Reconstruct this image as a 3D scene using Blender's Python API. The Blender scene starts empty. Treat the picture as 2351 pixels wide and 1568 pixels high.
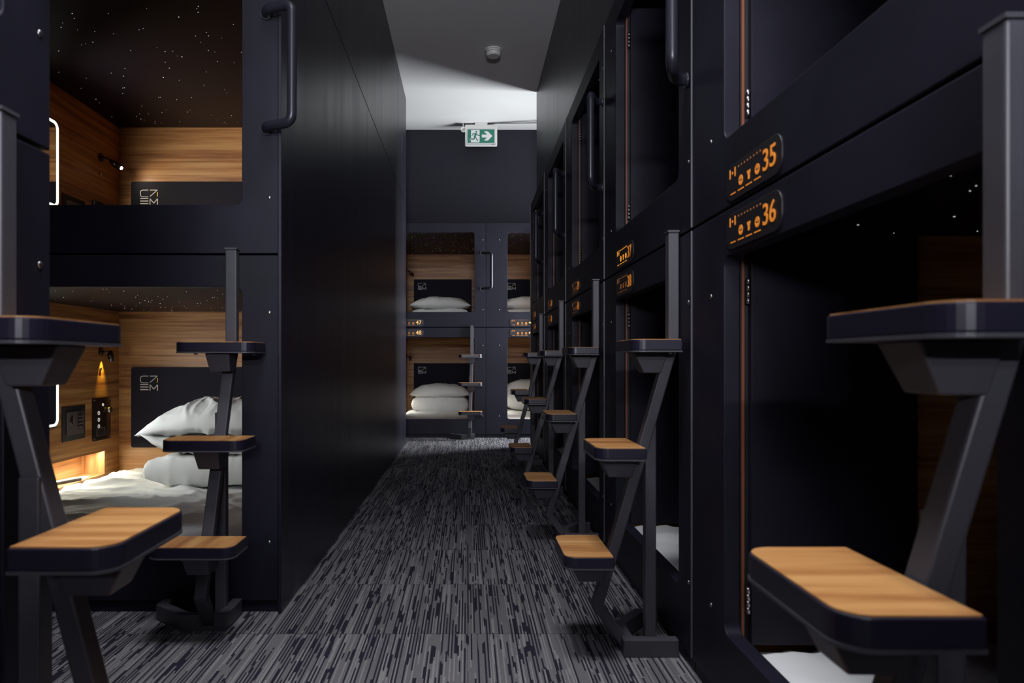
import bpy, bmesh, math, random
from mathutils import Vector, Matrix, noise
PI = math.pi
sc = bpy.context.scene
C = sc.collection
random.seed(7)

# ------------------------------------------------------------------ camera, world, main lights, exposure
FPX = 1626.0                                   # focal length in pixels of the 2351 px wide frame
CAM_Z = 0.875
cam = bpy.data.cameras.new('camera'); camo = bpy.data.objects.new('camera', cam); C.objects.link(camo)
cam.sensor_width = 36; cam.lens = FPX / 2351 * 36
camo.location = (0, 0, CAM_Z); camo.rotation_euler = (PI / 2, 0, 0)
cam.shift_x = 102.5 / 2351; cam.shift_y = 42 / 2351
cam.clip_start = 0.02
cam.dof.use_dof = True; cam.dof.focus_distance = 4.6; cam.dof.aperture_fstop = 5.6
sc.camera = camo
sc.view_settings.view_transform = 'Standard'; sc.view_settings.look = 'None'
sc.view_settings.gamma = 1; sc.view_settings.use_curve_mapping = False
sc.view_settings.exposure = 0.0
sc.cycles.use_denoising = True
sc.cycles.max_bounces = 8; sc.cycles.diffuse_bounces = 4; sc.cycles.glossy_bounces = 4
sc.cycles.caustics_reflective = False; sc.cycles.caustics_refractive = False
sc.cycles.sample_clamp_indirect = 3.0

w = bpy.data.worlds.new('world'); sc.world = w; w.use_nodes = True
w.node_tree.nodes['Background'].inputs[0].default_value = (0.02, 0.02, 0.05, 1)
w.node_tree.nodes['Background'].inputs[1].default_value = 0.2


def area(name, loc, direction, sx, sy, power, col, spread=180):
    l = bpy.data.lights.new(name, 'AREA'); l.shape = 'RECTANGLE'; l.size = sx; l.size_y = sy
    l.energy = power; l.color = col; l.spread = math.radians(spread)
    o = bpy.data.objects.new(name, l); C.objects.link(o); o.location = loc
    o.rotation_euler = Vector(direction).to_track_quat('-Z', 'Y').to_euler()
    return o


# daylight from the right-hand end of the far cross aisle
area('daylight_cross_aisle', (1.70, 7.60, 1.50), (-1, 0, 0.0), 0.64, 1.9, 135, (0.93, 0.965, 1.0))
# ceiling lamp over the near end of the aisle
area('ceiling_lamp', (-0.05, 1.15, 3.5), (0.0, 0.0, -1), 0.8, 0.6, 23, (0.95, 0.95, 1.0), 92)
# added fill light, unseen behind the camera, to brighten the ceiling
area('ceiling_fill_behind', (0.0, -1.8, 1.5), (0.0, 0.36, 1), 0.8, 0.4, 210, (0.93, 0.91, 1.0))
# window far behind the camera, at the other end of the aisle
area('window_behind', (0.12, -6.5, 2.95), (0.0, 1, -0.08), 1.2, 0.7, 200, (0.85, 0.90, 1.0))


# ------------------------------------------------------------------ materials
def nt(name):
    m = bpy.data.materials.new(name); m.use_nodes = True
    n = m.node_tree.nodes; l = m.node_tree.links
    return m, n, l, n['Principled BSDF']


def plain(name, col, rough=0.5, metal=0.0, spec=0.5, emit=None, es=0.0):
    m, n, l, b = nt(name)
    b.inputs['Base Color'].default_value = (*col, 1); b.inputs['Roughness'].default_value = rough
    b.inputs['Metallic'].default_value = metal; b.inputs['Specular IOR Level'].default_value = spec
    if emit:
        b.inputs['Emission Color'].default_value = (*emit, 1); b.inputs['Emission Strength'].default_value = es
    return m


def coords(n, l, scale, use_random=True):
    tc = n.new('ShaderNodeTexCoord'); mp = n.new('ShaderNodeMapping'); mp.inputs['Scale'].default_value = scale
    if use_random:
        oi = n.new('ShaderNodeObjectInfo'); mu = n.new('ShaderNodeVectorMath'); mu.operation = 'SCALE'
        l.new(oi.outputs['Random'], mu.inputs['Scale']); mu.inputs[0].default_value = (7.3, 5.1, 9.7)
        ad = n.new('ShaderNodeVectorMath'); l.new(tc.outputs['Object'], ad.inputs[0]); l.new(mu.outputs[0], ad.inputs[1])
        l.new(ad.outputs[0], mp.inputs['Vector'])
    else:
        l.new(tc.outputs['Object'], mp.inputs['Vector'])
    return mp


def ramp(n, stops):
    r = n.new('ShaderNodeValToRGB'); e = r.color_ramp.elements
    e[0].position, e[0].color = stops[0][0], (*stops[0][1], 1)
    e[1].position, e[1].color = stops[-1][0], (*stops[-1][1], 1)
    for p, c in stops[1:-1]:
        x = e.new(p); x.color = (*c, 1)
    return r


def wood(name, scale, cols, rough=0.42, fine=9.0):
    m, n, l, b = nt(name)
    mp = coords(n, l, scale)
    a = n.new('ShaderNodeTexNoise'); a.inputs['Scale'].default_value = 1.0; a.inputs['Detail'].default_value = 4
    a.inputs['Roughness'].default_value = 0.55; a.inputs['Distortion'].default_value = 0.55
    l.new(mp.outputs[0], a.inputs['Vector'])
    f = n.new('ShaderNodeTexNoise'); f.inputs['Scale'].default_value = fine / 2.6; f.inputs['Detail'].default_value = 5
    f.inputs['Distortion'].default_value = 0.3; l.new(mp.outputs[0], f.inputs['Vector'])
    mx = n.new('ShaderNodeMix'); mx.data_type = 'FLOAT'; mx.inputs[0].default_value = 0.38
    l.new(a.outputs['Fac'], mx.inputs[2]); l.new(f.outputs['Fac'], mx.inputs[3])
    r = ramp(n, [(0.34, cols[0]), (0.44, cols[1]), (0.52, cols[2]), (0.64, cols[3])])
    l.new(mx.outputs[0], r.inputs[0]); l.new(r.outputs[0], b.inputs['Base Color'])
    b.inputs['Roughness'].default_value = rough; b.inputs['Specular IOR Level'].default_value = 0.35
    return m


WC = [(0.16, 0.058, 0.021), (0.30, 0.130, 0.046), (0.42, 0.205, 0.075), (0.53, 0.30, 0.125)]
M = {}
M['wood'] = wood('walnut_panel', (0.8, 0.8, 24), WC)
M['wood_v'] = wood('walnut_upright', (14, 14, 1.1), WC)
M['tread'] = wood('step_wood', (13, 1.0, 1.0), [(0.28, 0.110, 0.034), (0.42, 0.185, 0.060), (0.54, 0.27, 0.094), (0.64, 0.36, 0.135)], 0.38)
M['edge_wood'] = plain('raw_wood_edge', (0.22, 0.07, 0.03), 0.5)


def laminate(name, col, rough, speckle=0.35, streak=None, spec=0.5):
    m, n, l, b = nt(name)
    mp = coords(n, l, streak or (1, 1, 1), use_random=streak is None)
    a = n.new('ShaderNodeTexNoise'); a.inputs['Scale'].default_value = 6 if streak else 3
    a.inputs['Detail'].default_value = 6; l.new(mp.outputs[0], a.inputs['Vector'])
    r = ramp(n, [(0.3, tuple(c * (1 - speckle) for c in col)), (0.7, tuple(c * (1 + speckle) for c in col))])
    l.new(a.outputs['Fac'], r.inputs[0]); l.new(r.outputs[0], b.inputs['Base Color'])
    mr = n.new('ShaderNodeMapRange'); mr.inputs[3].default_value = rough - 0.06; mr.inputs[4].default_value = rough + 0.06
    l.new(a.outputs['Fac'], mr.inputs[0]); l.new(mr.outputs[0], b.inputs['Roughness'])
    g = n.new('ShaderNodeTexNoise'); g.inputs['Scale'].default_value = 420; g.inputs['Detail'].default_value = 2
    tc = n.new('ShaderNodeTexCoord'); l.new(tc.outputs['Object'], g.inputs['Vector'])
    bp = n.new('ShaderNodeBump'); bp.inputs['Strength'].default_value = 0.14; bp.inputs['Distance'].default_value = 0.002
    l.new(g.outputs['Fac'], bp.inputs['Height']); l.new(bp.outputs[0], b.inputs['Normal'])
    b.inputs['Specular IOR Level'].default_value = spec
    return m


M['laminate'] = laminate('black_laminate', (0.0095, 0.0090, 0.0180), 0.52, spec=0.25)
M['ply'] = laminate('black_stained_ply', (0.0075, 0.0068, 0.0175), 0.36, 0.5, (1.6, 1.6, 0.12), spec=0.46)
M['paint'] = laminate('dark_navy_paint', (0.0075, 0.0065, 0.016), 0.75, 0.15)
M['shell'] = plain('capsule_shell', (0.012, 0.012, 0.018), 0.7)
M['steel'] = laminate('black_powder_coated_steel', (0.058, 0.058, 0.070), 0.42, 0.25)
M['grip'] = plain('black_handle_coating', (0.020, 0.020, 0.030), 0.33)
M['trim'] = plain('grey_edge_trim', (0.10, 0.10, 0.12), 0.35)
M['rubber'] = plain('black_edge_band', (0.013, 0.012, 0.025), 0.34)
M['star_panel'] = plain('night_sky_panel', (0.006, 0.004, 0.007), 0.45, spec=0.18)
M['star'] = plain('star_light', (1, 1, 1), 0.5, emit=(0.9, 0.95, 1.0), es=0.6)
M['star_warm'] = M['star']
M['head'] = laminate('black_upholstery', (0.006, 0.006, 0.014), 0.7, 0.2, spec=0.2)
M['silver'] = plain('silver_print', (0.62, 0.60, 0.58), 0.4)
M['gold'] = plain('yellow_print', (0.75, 0.50, 0.06), 0.4)
M['chrome'] = plain('bright_metal', (0.42, 0.40, 0.40), 0.30, 1.0)
M['plate'] = plain('number_plate_gloss', (0.016, 0.014, 0.017), 0.42, spec=0.35)
M['amber'] = plain('amber_display', (0.7, 0.25, 0.03), 0.5, emit=(1.0, 0.30, 0.03), es=0.30)
M['amber_dim'] = plain('amber_display_dim', (0.35, 0.13, 0.03), 0.5, emit=(1.0, 0.27, 0.04), es=0.05)
M['amber_pale'] = plain('pale_amber_display', (0.8, 0.5, 0.2), 0.5, emit=(1.0, 0.55, 0.16), es=0.6)
M['amber_hot'] = plain('lit_orange_display', (0.9, 0.4, 0.05), 0.5, emit=(1.0, 0.38, 0.03), es=0.6)
M['led'] = plain('white_led_strip', (1, 1, 1), 0.5, emit=(0.93, 1.0, 0.86), es=1.6)
M['niche_led'] = plain('warm_led_strip', (1, 1, 1), 0.5, emit=(1.0, 0.93, 0.62), es=14.0)
M['mirror'] = plain('mirror_glass', (0.6, 0.6, 0.62), 0.03, 1.0)
M['white_plastic'] = plain('white_plastic', (0.72, 0.72, 0.68), 0.45)
M['green'] = plain('safety_green', (0.010, 0.19, 0.125), 0.4)
M['sign_white'] = plain('sign_white', (0.82, 0.80, 0.80), 0.4)
M['safe_grey'] = plain('safe_grey_metal', (0.20, 0.17, 0.17), 0.35, 0.6)
M['black_gloss'] = plain('black_glass', (0.022, 0.012, 0.010), 0.12)
M['black'] = plain('matt_black', (0.008, 0.008, 0.010), 0.6)
M['btn'] = plain('lit_button', (1, 1, 1), 0.4, emit=(0.9, 0.9, 1.0), es=0.35)
M['cable'] = plain('grey_cable', (0.10, 0.10, 0.12), 0.6)
M['bulb'] = plain('lamp_lens', (1, 1, 1), 0.3, emit=(1, 0.95, 0.85), es=6)


def cloth():
    m, n, l, b = nt('white_bed_linen')
    mp = coords(n, l, (1, 1, 1))
    a = n.new('ShaderNodeTexNoise'); a.noise_type = 'RIDGED_MULTIFRACTAL'; a.inputs['Scale'].default_value = 3.6; a.inputs['Detail'].default_value = 3
    a.inputs['Distortion'].default_value = 0.8
    l.new(mp.outputs[0], a.inputs['Vector'])
    bp = n.new('ShaderNodeBump'); bp.inputs['Strength'].default_value = 0.22; bp.inputs['Distance'].default_value = 0.010
    l.new(a.outputs['Fac'], bp.inputs['Height']); l.new(bp.outputs[0], b.inputs['Normal'])
    b.inputs['Base Color'].default_value = (0.72, 0.74, 0.74, 1); b.inputs['Roughness'].default_value = 0.85
    return m


M['cloth'] = cloth()


def ceiling_mat():
    m, n, l, b = nt('white_ceiling_paint')
    mp = coords(n, l, (1, 1, 1), False)
    a = n.new('ShaderNodeTexNoise'); a.inputs['Scale'].default_value = 0.9; a.inputs['Detail'].default_value = 3
    l.new(mp.outputs[0], a.inputs['Vector'])
    r = ramp(n, [(0.3, (0.70, 0.70, 0.69)), (0.7, (0.77, 0.78, 0.78))]); l.new(a.outputs['Fac'], r.inputs[0])
    l.new(r.outputs[0], b.inputs['Base Color']); b.inputs['Roughness'].default_value = 0.9
    return m


M['ceiling'] = ceiling_mat()


def carpet():
    m, n, l, b = nt('striped_carpet_tiles')
    tc = n.new('ShaderNodeTexCoord'); sp = n.new('ShaderNodeSeparateXYZ'); l.new(tc.outputs['Object'], sp.inputs[0])

    def mth(op, a, bb=None, c=None):
        k = n.new('ShaderNodeMath'); k.operation = op
        for i, v in enumerate((a, bb, c)):
            if v is None: continue
            if isinstance(v, (int, float)): k.inputs[i].default_value = v
            else: l.new(v, k.inputs[i])
        return k.outputs[0]

    def wn(*vals):
        cb = n.new('ShaderNodeCombineXYZ')
        for i, v in enumerate(vals):
            if isinstance(v, (int, float)): cb.inputs[i].default_value = v
            else: l.new(v, cb.inputs[i])
        k = n.new('ShaderNodeTexWhiteNoise'); k.noise_dimensions = '3D'; l.new(cb.outputs[0], k.inputs['Vector'])
        return k.outputs['Value']
    X, Y = sp.outputs[0], sp.outputs[1]
    tx = mth('FLOOR', mth('DIVIDE', X, 0.5)); ty = mth('FLOOR', mth('DIVIDE', mth('ADD', Y, 0.24), 0.5))
    tile = wn(tx, ty, 3.0)

    def layer(cw, seg, thr, seed):
        col = mth('FLOOR', mth('DIVIDE', X, cw))
        off = mth('MULTIPLY', wn(col, tile, seed), 9.0)
        s = mth('FLOOR', mth('ADD', mth('DIVIDE', Y, seg), off))
        v = wn(col, s, mth('ADD', mth('MULTIPLY', tile, 13.0), seed))
        return mth('LESS_THAN', v, thr)
    # a slow variation makes the streaks gather in places
    mpn = n.new('ShaderNodeMapping'); mpn.inputs['Scale'].default_value = (9, 1.6, 1); l.new(tc.outputs['Object'], mpn.inputs['Vector'])
    slow = n.new('ShaderNodeTexNoise'); slow.inputs['Scale'].default_value = 1; slow.inputs['Detail'].default_value = 2
    l.new(mpn.outputs[0], slow.inputs['Vector'])
    dens = mth('ADD', mth('MULTIPLY', slow.outputs['Fac'], 0.36), -0.02)
    even = mth('LESS_THAN', mth('FRACT', mth('DIVIDE', X, 0.0100)), 0.5)
    d1 = layer(0.0050, 0.075, mth('MULTIPLY', dens, 0.55), 1.0)
    d2 = mth('MULTIPLY', even, layer(0.0050, 0.40, mth('MULTIPLY', dens, 3.0), 5.0))
    d3 = layer(0.0100, 0.13, mth('MULTIPLY', dens, 0.12), 7.0)
    dark = mth('MAXIMUM', mth('MAXIMUM', d1, d2), d3)
    lite = layer(0.0040, 0.35, 0.25, 9.0)
    fib = n.new('ShaderNodeTexNoise'); fib.inputs['Scale'].default_value = 330; fib.inputs['Detail'].default_value = 2
    l.new(tc.outputs['Object'], fib.inputs['Vector'])
    base = ramp(n, [(0.0, (0.16, 0.155, 0.165)), (1.0, (0.26, 0.255, 0.26))]); l.new(lite, base.inputs[0])
    mixc = n.new('ShaderNodeMix'); mixc.data_type = 'RGBA'; l.new(dark, mixc.inputs[0]); l.new(base.outputs[0], mixc.inputs[6])
    mixc.inputs[7].default_value = (0.022, 0.020, 0.033, 1)
    mf = n.new('ShaderNodeMix'); mf.data_type = 'RGBA'; mf.blend_type = 'MULTIPLY'; mf.inputs[0].default_value = 0.7
    fr = ramp(n, [(0.3, (0.45, 0.45, 0.45)), (0.7, (1.3, 1.3, 1.3))]); l.new(fib.outputs['Fac'], fr.inputs[0])
    l.new(mixc.outputs[2], mf.inputs[6]); l.new(fr.outputs[0], mf.inputs[7])
    # tile joints and a slight shade difference from tile to tile
    fy = mth('FRACT', mth('DIVIDE', mth('ADD', Y, 0.24), 0.5)); jy = mth('LESS_THAN', fy, 0.008)
    fx = mth('FRACT', mth('DIVIDE', X, 0.5)); jx = mth('LESS_THAN', fx, 0.006)
    j = mth('MAXIMUM', jx, jy)
    sh = mth('MULTIPLY', mth('ADD', mth('MULTIPLY', tile, 0.22), 0.86), mth('SUBTRACT', 1.0, mth('MULTIPLY', j, 0.55)))
    ms = n.new('ShaderNodeVectorMath'); ms.operation = 'SCALE'; l.new(mf.outputs[2], ms.inputs[0]); l.new(sh, ms.inputs['Scale'])
    l.new(ms.outputs[0], b.inputs['Base Color']); b.inputs['Roughness'].default_value = 0.95
    b.inputs['Specular IOR Level'].default_value = 0.15
    hb = mth('ADD', mth('MULTIPLY', fib.outputs['Fac'], 0.6), mth('MULTIPLY', dark, -0.5))
    bp = n.new('ShaderNodeBump'); bp.inputs['Strength'].default_value = 0.5; bp.inputs['Distance'].default_value = 0.003
    l.new(hb, bp.inputs['Height']); l.new(bp.outputs[0], b.inputs['Normal'])
    return m


M['carpet'] = carpet()


# ------------------------------------------------------------------ mesh helpers
def box(bm, x0, x1, y0, y1, z0, z1):
    v = [bm.verts.new(p) for p in ((x0, y0, z0), (x1, y0, z0), (x1, y1, z0), (x0, y1, z0),
                                   (x0, y0, z1), (x1, y0, z1), (x1, y1, z1), (x0, y1, z1))]
    for f in ((0, 3, 2, 1), (4, 5, 6, 7), (0, 1, 5, 4), (1, 2, 6, 5), (2, 3, 7, 6), (3, 0, 4, 7)):
        bm.faces.new([v[i] for i in f])


def frustum(bm, lo, hi, z0, z1):
    """lo / hi = (x0, x1, y0, y1) rectangles at z0 and z1"""
    v = []
    for (x0, x1, y0, y1), z in ((lo, z0), (hi, z1)):
        v += [bm.verts.new(p) for p in ((x0, y0, z), (x1, y0, z), (x1, y1, z), (x0, y1, z))]
    for f in ((0, 3, 2, 1), (4, 5, 6, 7), (0, 1, 5, 4), (1, 2, 6, 5), (2, 3, 7, 6), (3, 0, 4, 7)):
        bm.faces.new([v[i] for i in f])


def prism(bm, pts, axis, a, b):
    """polygon pts (2D) extruded along axis ('x','y','z') between a and b"""
    def P(p, t):
        return {'x': (t, p[0], p[1]), 'y': (p[0], t, p[1]), 'z': (p[0], p[1], t)}[axis]
    A = [bm.verts.new(P(p, a)) for p in pts]; B = [bm.verts.new(P(p, b)) for p in pts]
    bm.faces.new(A); bm.faces.new(B[::-1])
    for i in range(len(pts)):
        j = (i + 1) % len(pts); bm.faces.new((A[i], B[i], B[j], A[j]))


def tube(bm, pts, r, seg=12, cap=True):
    pts = [Vector(p) for p in pts]; rings = []
    up = None
    for i, p in enumerate(pts):
        t = (pts[min(i + 1, len(pts) - 1)] - pts[max(i - 1, 0)]).normalized()
        if up is None:
            up = Vector((0, 0, 1)) if abs(t.z) < 0.9 else Vector((1, 0, 0))
        s = t.cross(up).normalized(); up = s.cross(t).normalized()
        rr = r[i] if isinstance(r, (list, tuple)) else r
        rings.append([bm.verts.new(p + (s * math.cos(2 * PI * k / seg) + up * math.sin(2 * PI * k / seg)) * rr) for k in range(seg)])
    for a, b in zip(rings, rings[1:]):
        for k in range(seg):
            f = bm.faces.new((a[k], a[(k + 1) % seg], b[(k + 1) % seg], b[k])); f.smooth = True
    if cap:
        bm.faces.new(rings[0][::-1]); bm.faces.new(rings[-1])


def round_path(pts, r, n=6):
    pts = [Vector(p) for p in pts]; out = [pts[0]]
    for a, b, c in zip(pts, pts[1:], pts[2:]):
        u = (a - b).normalized(); v = (c - b).normalized()
        p0 = b + u * r; p1 = b + v * r
        for k in range(n + 1):
            t = k / n; out.append((1 - t) ** 2 * p0 + 2 * t * (1 - t) * b + t * t * p1)
    out.append(pts[-1]); return out


def bar(bm, pts, wx, th):
    """rectangular tube along a polyline that lies mostly in the y-z plane; wx across x, th in plane"""
    pts = [Vector(p) for p in pts]; n = len(pts); rings = []
    for i, p in enumerate(pts):
        d0 = (pts[i] - pts[i - 1]) if i else (pts[1] - pts[0])
        d1 = (pts[i + 1] - pts[i]) if i < n - 1 else d0
        a = Vector((0, d0.y, d0.z)).normalized(); b = Vector((0, d1.y, d1.z)).normalized()
        na = Vector((0, -a.z, a.y)); nb = Vector((0, -b.z, b.y)); m = (na + nb).normalized()
        k = th / 2 / max(0.3, m.dot(na))
        rings.append([bm.verts.new(p + Vector((sx * wx / 2, 0, 0)) + m * (k * sy)) for sx, sy in ((-1, -1), (1, -1), (1, 1), (-1, 1))])
    for a, b in zip(rings, rings[1:]):
        for k in range(4): bm.faces.new((a[k], a[(k + 1) % 4], b[(k + 1) % 4], b[k]))
    bm.faces.new(rings[0][::-1]); bm.faces.new(rings[-1])


def rrect(x0, x1, z0, z1, r, n=6, rs=None):
    """rounded rectangle outline, counter-clockwise, r may differ per corner: (bl, br, tr, tl)"""
    rs = rs or (r,) * 4; out = []
    for (cx, cz, a0, rr) in ((x0, z0, PI, rs[0]), (x1, z0, 1.5 * PI, rs[1]), (x1, z1, 0, rs[2]), (x0, z1, 0.5 * PI, rs[3])):
        if rr <= 0: out.append((cx, cz)); continue
        sx = 1 if cx == x0 else -1; sz = 1 if cz == z0 else -1
        for k in range(n + 1):
            a = a0 + k / n * PI / 2
            out.append((cx + sx * rr + rr * math.cos(a), cz + sz * rr + rr * math.sin(a)))
    return out


def frame_hole(bm, ox0, ox1, oz0, oz1, hx0, hx1, hz0, hz1, r, y0, y1, n=7, axis='y'):
    inner = rrect(hx0, hx1, hz0, hz1, r, n)
    corners = [(ox0, oz0), (ox1, oz0), (ox1, oz1), (ox0, oz1)]

    def P(p, t): return (p[0], t, p[1]) if axis == 'y' else (t, p[0], p[1])
    L = {}
    for t in (y0, y1):
        L[t] = ([bm.verts.new(P(p, t)) for p in inner], [bm.verts.new(P(p, t)) for p in corners])
    for t in (y0, y1):
        I, O = L[t]; m = n + 1
        for c in range(4):
            for k in range(n):
                bm.faces.new((O[c], I[c * m + k + 1], I[c * m + k]))
            nx = (c + 1) % 4
            bm.faces.new((O[c], O[nx], I[nx * m], I[c * m + n]))
    I0, O0 = L[y0]; I1, O1 = L[y1]; N = len(I0)
    for k in range(N):
        f = bm.faces.new((I0[k], I0[(k + 1) % N], I1[(k + 1) % N], I1[k]))
    for k in range(4): bm.faces.new((O0[k], O1[k], O1[(k + 1) % 4], O0[(k + 1) % 4]))


def obj(name, bm, mat, parent=None, bevel=0.0, smooth=False, label=None, kind=None):
    bmesh.ops.remove_doubles(bm, verts=bm.verts, dist=1e-6)
    bmesh.ops.recalc_face_normals(bm, faces=bm.faces)
    if smooth:
        for f in bm.faces: f.smooth = True
    me = bpy.data.meshes.new(name); bm.to_mesh(me); bm.free()
    me.materials.append(mat)
    o = bpy.data.objects.new(name, me); C.objects.link(o)
    if parent: o.parent = parent
    if bevel:
        b = o.modifiers.new('bevel', 'BEVEL'); b.width = bevel; b.segments = 2; b.limit_method = 'ANGLE'
        b.angle_limit = math.radians(40)
    if label: o['label'] = label
    if kind: o['kind'] = kind
    return o


def thing(name, label, cat, loc=(0, 0, 0), rz=0.0, group=None):
    o = bpy.data.objects.new(name, None); C.objects.link(o); o.empty_display_size = 0.1
    o.location = loc; o.rotation_euler = (0, 0, rz); o['label'] = label; o['category'] = cat
    if group: o['group'] = group
    return o


def tag(o, label, cat, group=None):
    o['label'] = label; o['category'] = cat
    if group: o['group'] = group
    return o


def struct(name, bm, mat, bevel=0.0, parent=None):
    o = obj(name, bm, mat, parent, bevel)
    if not parent: o['kind'] = 'structure'
    return o


def copy_tree(o, parent=None):
    c = o.copy(); C.objects.link(c)
    if parent: c.parent = parent
    for ch in list(o.children): copy_tree(ch, c)
    return c


def text_mesh(txt, size, offset=0.0):
    cu = bpy.data.curves.new('t', 'FONT'); cu.body = txt; cu.size = size; cu.offset = offset; cu.extrude = 0.0004
    cu.align_x = 'LEFT'
    o = bpy.data.objects.new('t', cu); C.objects.link(o)
    bpy.context.view_layer.update()
    dg = bpy.context.evaluated_depsgraph_get()
    me = bpy.data.meshes.new_from_object(o.evaluated_get(dg))
    bpy.data.objects.remove(o); bpy.data.curves.remove(cu)
    return me


# ------------------------------------------------------------------ layout (metres; camera at the origin looking along +y)
XR, XL = 0.628, -0.641            # right row of capsules, left wall
PITCH = 1.265
D_FAR, D_NEAR = 7.947, 2.452      # far row front, near left stack front
D_ROW_END = 7.04
H_CEIL = 3.60
X_LROW, Y_LROW = -0.735, 1.25
SEAM = 1.240
TOP = 2.41

# ------------------------------------------------------------------ the setting
bm = bmesh.new(); box(bm, -4.2, 3.2, -7.5, 10.6, -0.1, 0.0); struct('floor', bm, M['carpet'])
bm = bmesh.new(); box(bm, -4.2, 3.2, -7.5, 10.6, H_CEIL, H_CEIL + 0.1)
struct('ceiling', bm, M['ceiling'])
bm = bmesh.new(); box(bm, -4.3, -4.2, -7.5, 10.6, 0, H_CEIL); struct('wall_left_end', bm, M['paint'])
bm = bmesh.new(); box(bm, 3.2, 3.3, -7.5, 10.6, 0, H_CEIL); struct('wall_right_end', bm, M['paint'])
bm = bmesh.new(); box(bm, -4.2, 3.2, -7.6, -7.5, 0, H_CEIL); struct('wall_back', bm, M['paint'])
bm = bmesh.new(); box(bm, -4.2, 3.2, 10.5, 10.6, 0, H_CEIL); struct('wall_far_end', bm, M['paint'])
# wall above and behind the far capsules
bm = bmesh.new(); box(bm, -4.2, 3.2, 8.39, 8.45, TOP + 0.012, H_CEIL); struct('wall_far', bm, M['paint'])
bm = bmesh.new(); box(bm, 1.475, 3.2, D_FAR, 8.0, 0, TOP + 0.01); struct('wall_far_right', bm, M['laminate'])
bm = bmesh.new(); box(bm, -4.2, -1.065, D_FAR, 8.0, 0, TOP + 0.01); struct('wall_far_left', bm, M['laminate'])
# wall above the right row, its end panel
bm = bmesh.new(); box(bm, 0.705, 0.745, -7.4, 4.9, TOP + 0.012, H_CEIL); box(bm, 0.705, 0.745, 4.904, 7.21, TOP + 0.012, H_CEIL)
struct('wall_right', bm, M['ply'])
bm = bmesh.new(); box(bm, 0.705, 3.2, D_ROW_END + 0.005, 7.21, 0, TOP + 0.01); box(bm, 0.746, 3.2, 7.17, 7.21, TOP + 0.01, H_CEIL)
struct('wall_right_row_end', bm, M['ply'])
bm = bmesh.new(); box(bm, XR + 0.02, 3.2, -7.4, -0.56, 0, TOP + 0.01); struct('wall_right_near', bm, M['laminate'])
# panelled wall of the left block
bm = bmesh.new()
ys = [D_NEAR - 0.012, 4.55, 7.4]
for y0, y1 in zip(ys, ys[1:]): box(bm, XL - 0.011, XL, y0 + 0.0, y1 - 0.0015, 0, 2.498)
ys = [D_NEAR - 0.012, 5.29, 6.5, 7.4]
for y0, y1 in zip(ys, ys[1:]): box(bm, XL - 0.011, XL, y0, y1 - 0.002, 2.505, H_CEIL)
struct('wall_left', bm, M['ply'], 0.0012)
bm = bmesh.new(); box(bm, XL - 0.06, XL - 0.012, D_NEAR + 2.3, 7.385, 0, H_CEIL)
box(bm, -4.2, XL - 0.012, 7.385, 7.4, 0, H_CEIL)
struct('wall_left_block', bm, M['ply'])
bm = bmesh.new(); box(bm, -4.2, XL - 0.013, D_NEAR + 0.12, D_NEAR + 0.15, TOP + 0.012, H_CEIL)
box(bm, -4.2, -2.462, D_NEAR + 0.004, D_NEAR + 0.05, 0, TOP + 0.01)
struct('wall_left_front', bm, M['ply'])
bm = bmesh.new(); box(bm, -0.82, -0.78, -7.4, Y_LROW, TOP + 0.012, H_CEIL); box(bm, -4.2, -0.82, Y_LROW - 0.04, Y_LROW, TOP + 0.012, H_CEIL)
struct('wall_left_near', bm, M['ply'])
bm = bmesh.new(); box(bm, -4.2, X_LROW - 0.02, -7.4, -0.03, 0, TOP + 0.01); struct('wall_left_behind', bm, M['laminate'])
# unseen blocker added behind the camera, shades the lower part of the aisle
bm = bmesh.new(); box(bm, X_LROW - 0.01, XR + 0.01, -4.05, -4.0, 0, 2.35); struct('light_blocker_behind', bm, M['laminate'])

# ------------------------------------------------------------------ a sleeping capsule
FONT_CACHE = {}
LEVEL = {'lower': dict(z0=0.0, z1=SEAM - 0.003, f0=0.04, o0=0.208, o1=1.128, ceil=1.184, bed=0.10, dz=0.0),
         'upper': dict(z0=SEAM + 0.003, z1=TOP, f0=SEAM + 0.003, o0=1.412, o1=2.307, ceil=2.368, bed=1.30, dz=1.186)}
DEPTH = 2.10


def logo(parent, x, z, y):
    """letters C 7 / E M drawn in thin strokes, 0.11 wide and 0.098 high"""
    W_, H_ = 0.110, 0.098; t = 0.0042
    bm = bmesh.new()

    def stroke(p, q, th=t):
        p = Vector(p); q = Vector(q); d = (q - p).normalized(); nn = Vector((-d.y, d.x)) * th / 2
        prism(bm, [tuple(p - nn), tuple(q - nn), tuple(q + nn), tuple(p + nn)], 'y', y - 0.0015, y)
    g = lambda u, v: (x + u * W_, z + v * H_)
    c = [(0.47, 0.97), (0.14, 0.97), (0.05, 0.93), (0.01, 0.84), (0.01, 0.66), (0.05, 0.57), (0.14, 0.53), (0.47, 0.53)]
    for a, b in zip(c, c[1:]): stroke(g(*a), g(*b))
    stroke(g(0.57, 0.97), g(1.0, 0.97)); stroke(g(0.99, 0.97), g(0.57, 0.56))
    for v in (0.42, 0.26, 0.09): stroke(g(0.0, v), g(0.47, v), 0.0062)
    mm = [(0.57, 0.02), (0.57, 0.41), (0.785, 0.12), (1.0, 0.41), (1.0, 0.02)]
    for a, b in zip(mm, mm[1:]): stroke(g(*a), g(*b), 0.0052)
    lg = obj('logo', bm, M['silver'], parent, label='silver lettering')
    bm = bmesh.new(); prism(bm, [g(0.975, 0.56), g(1.02, 0.56), g(1.02, 0.84), g(0.975, 0.84)], 'y', y - 0.0015, y)
    obj('logo_accent', bm, M['gold'], parent, label='yellow stroke of the lettering')


PLATE_MESH = {}


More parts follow.
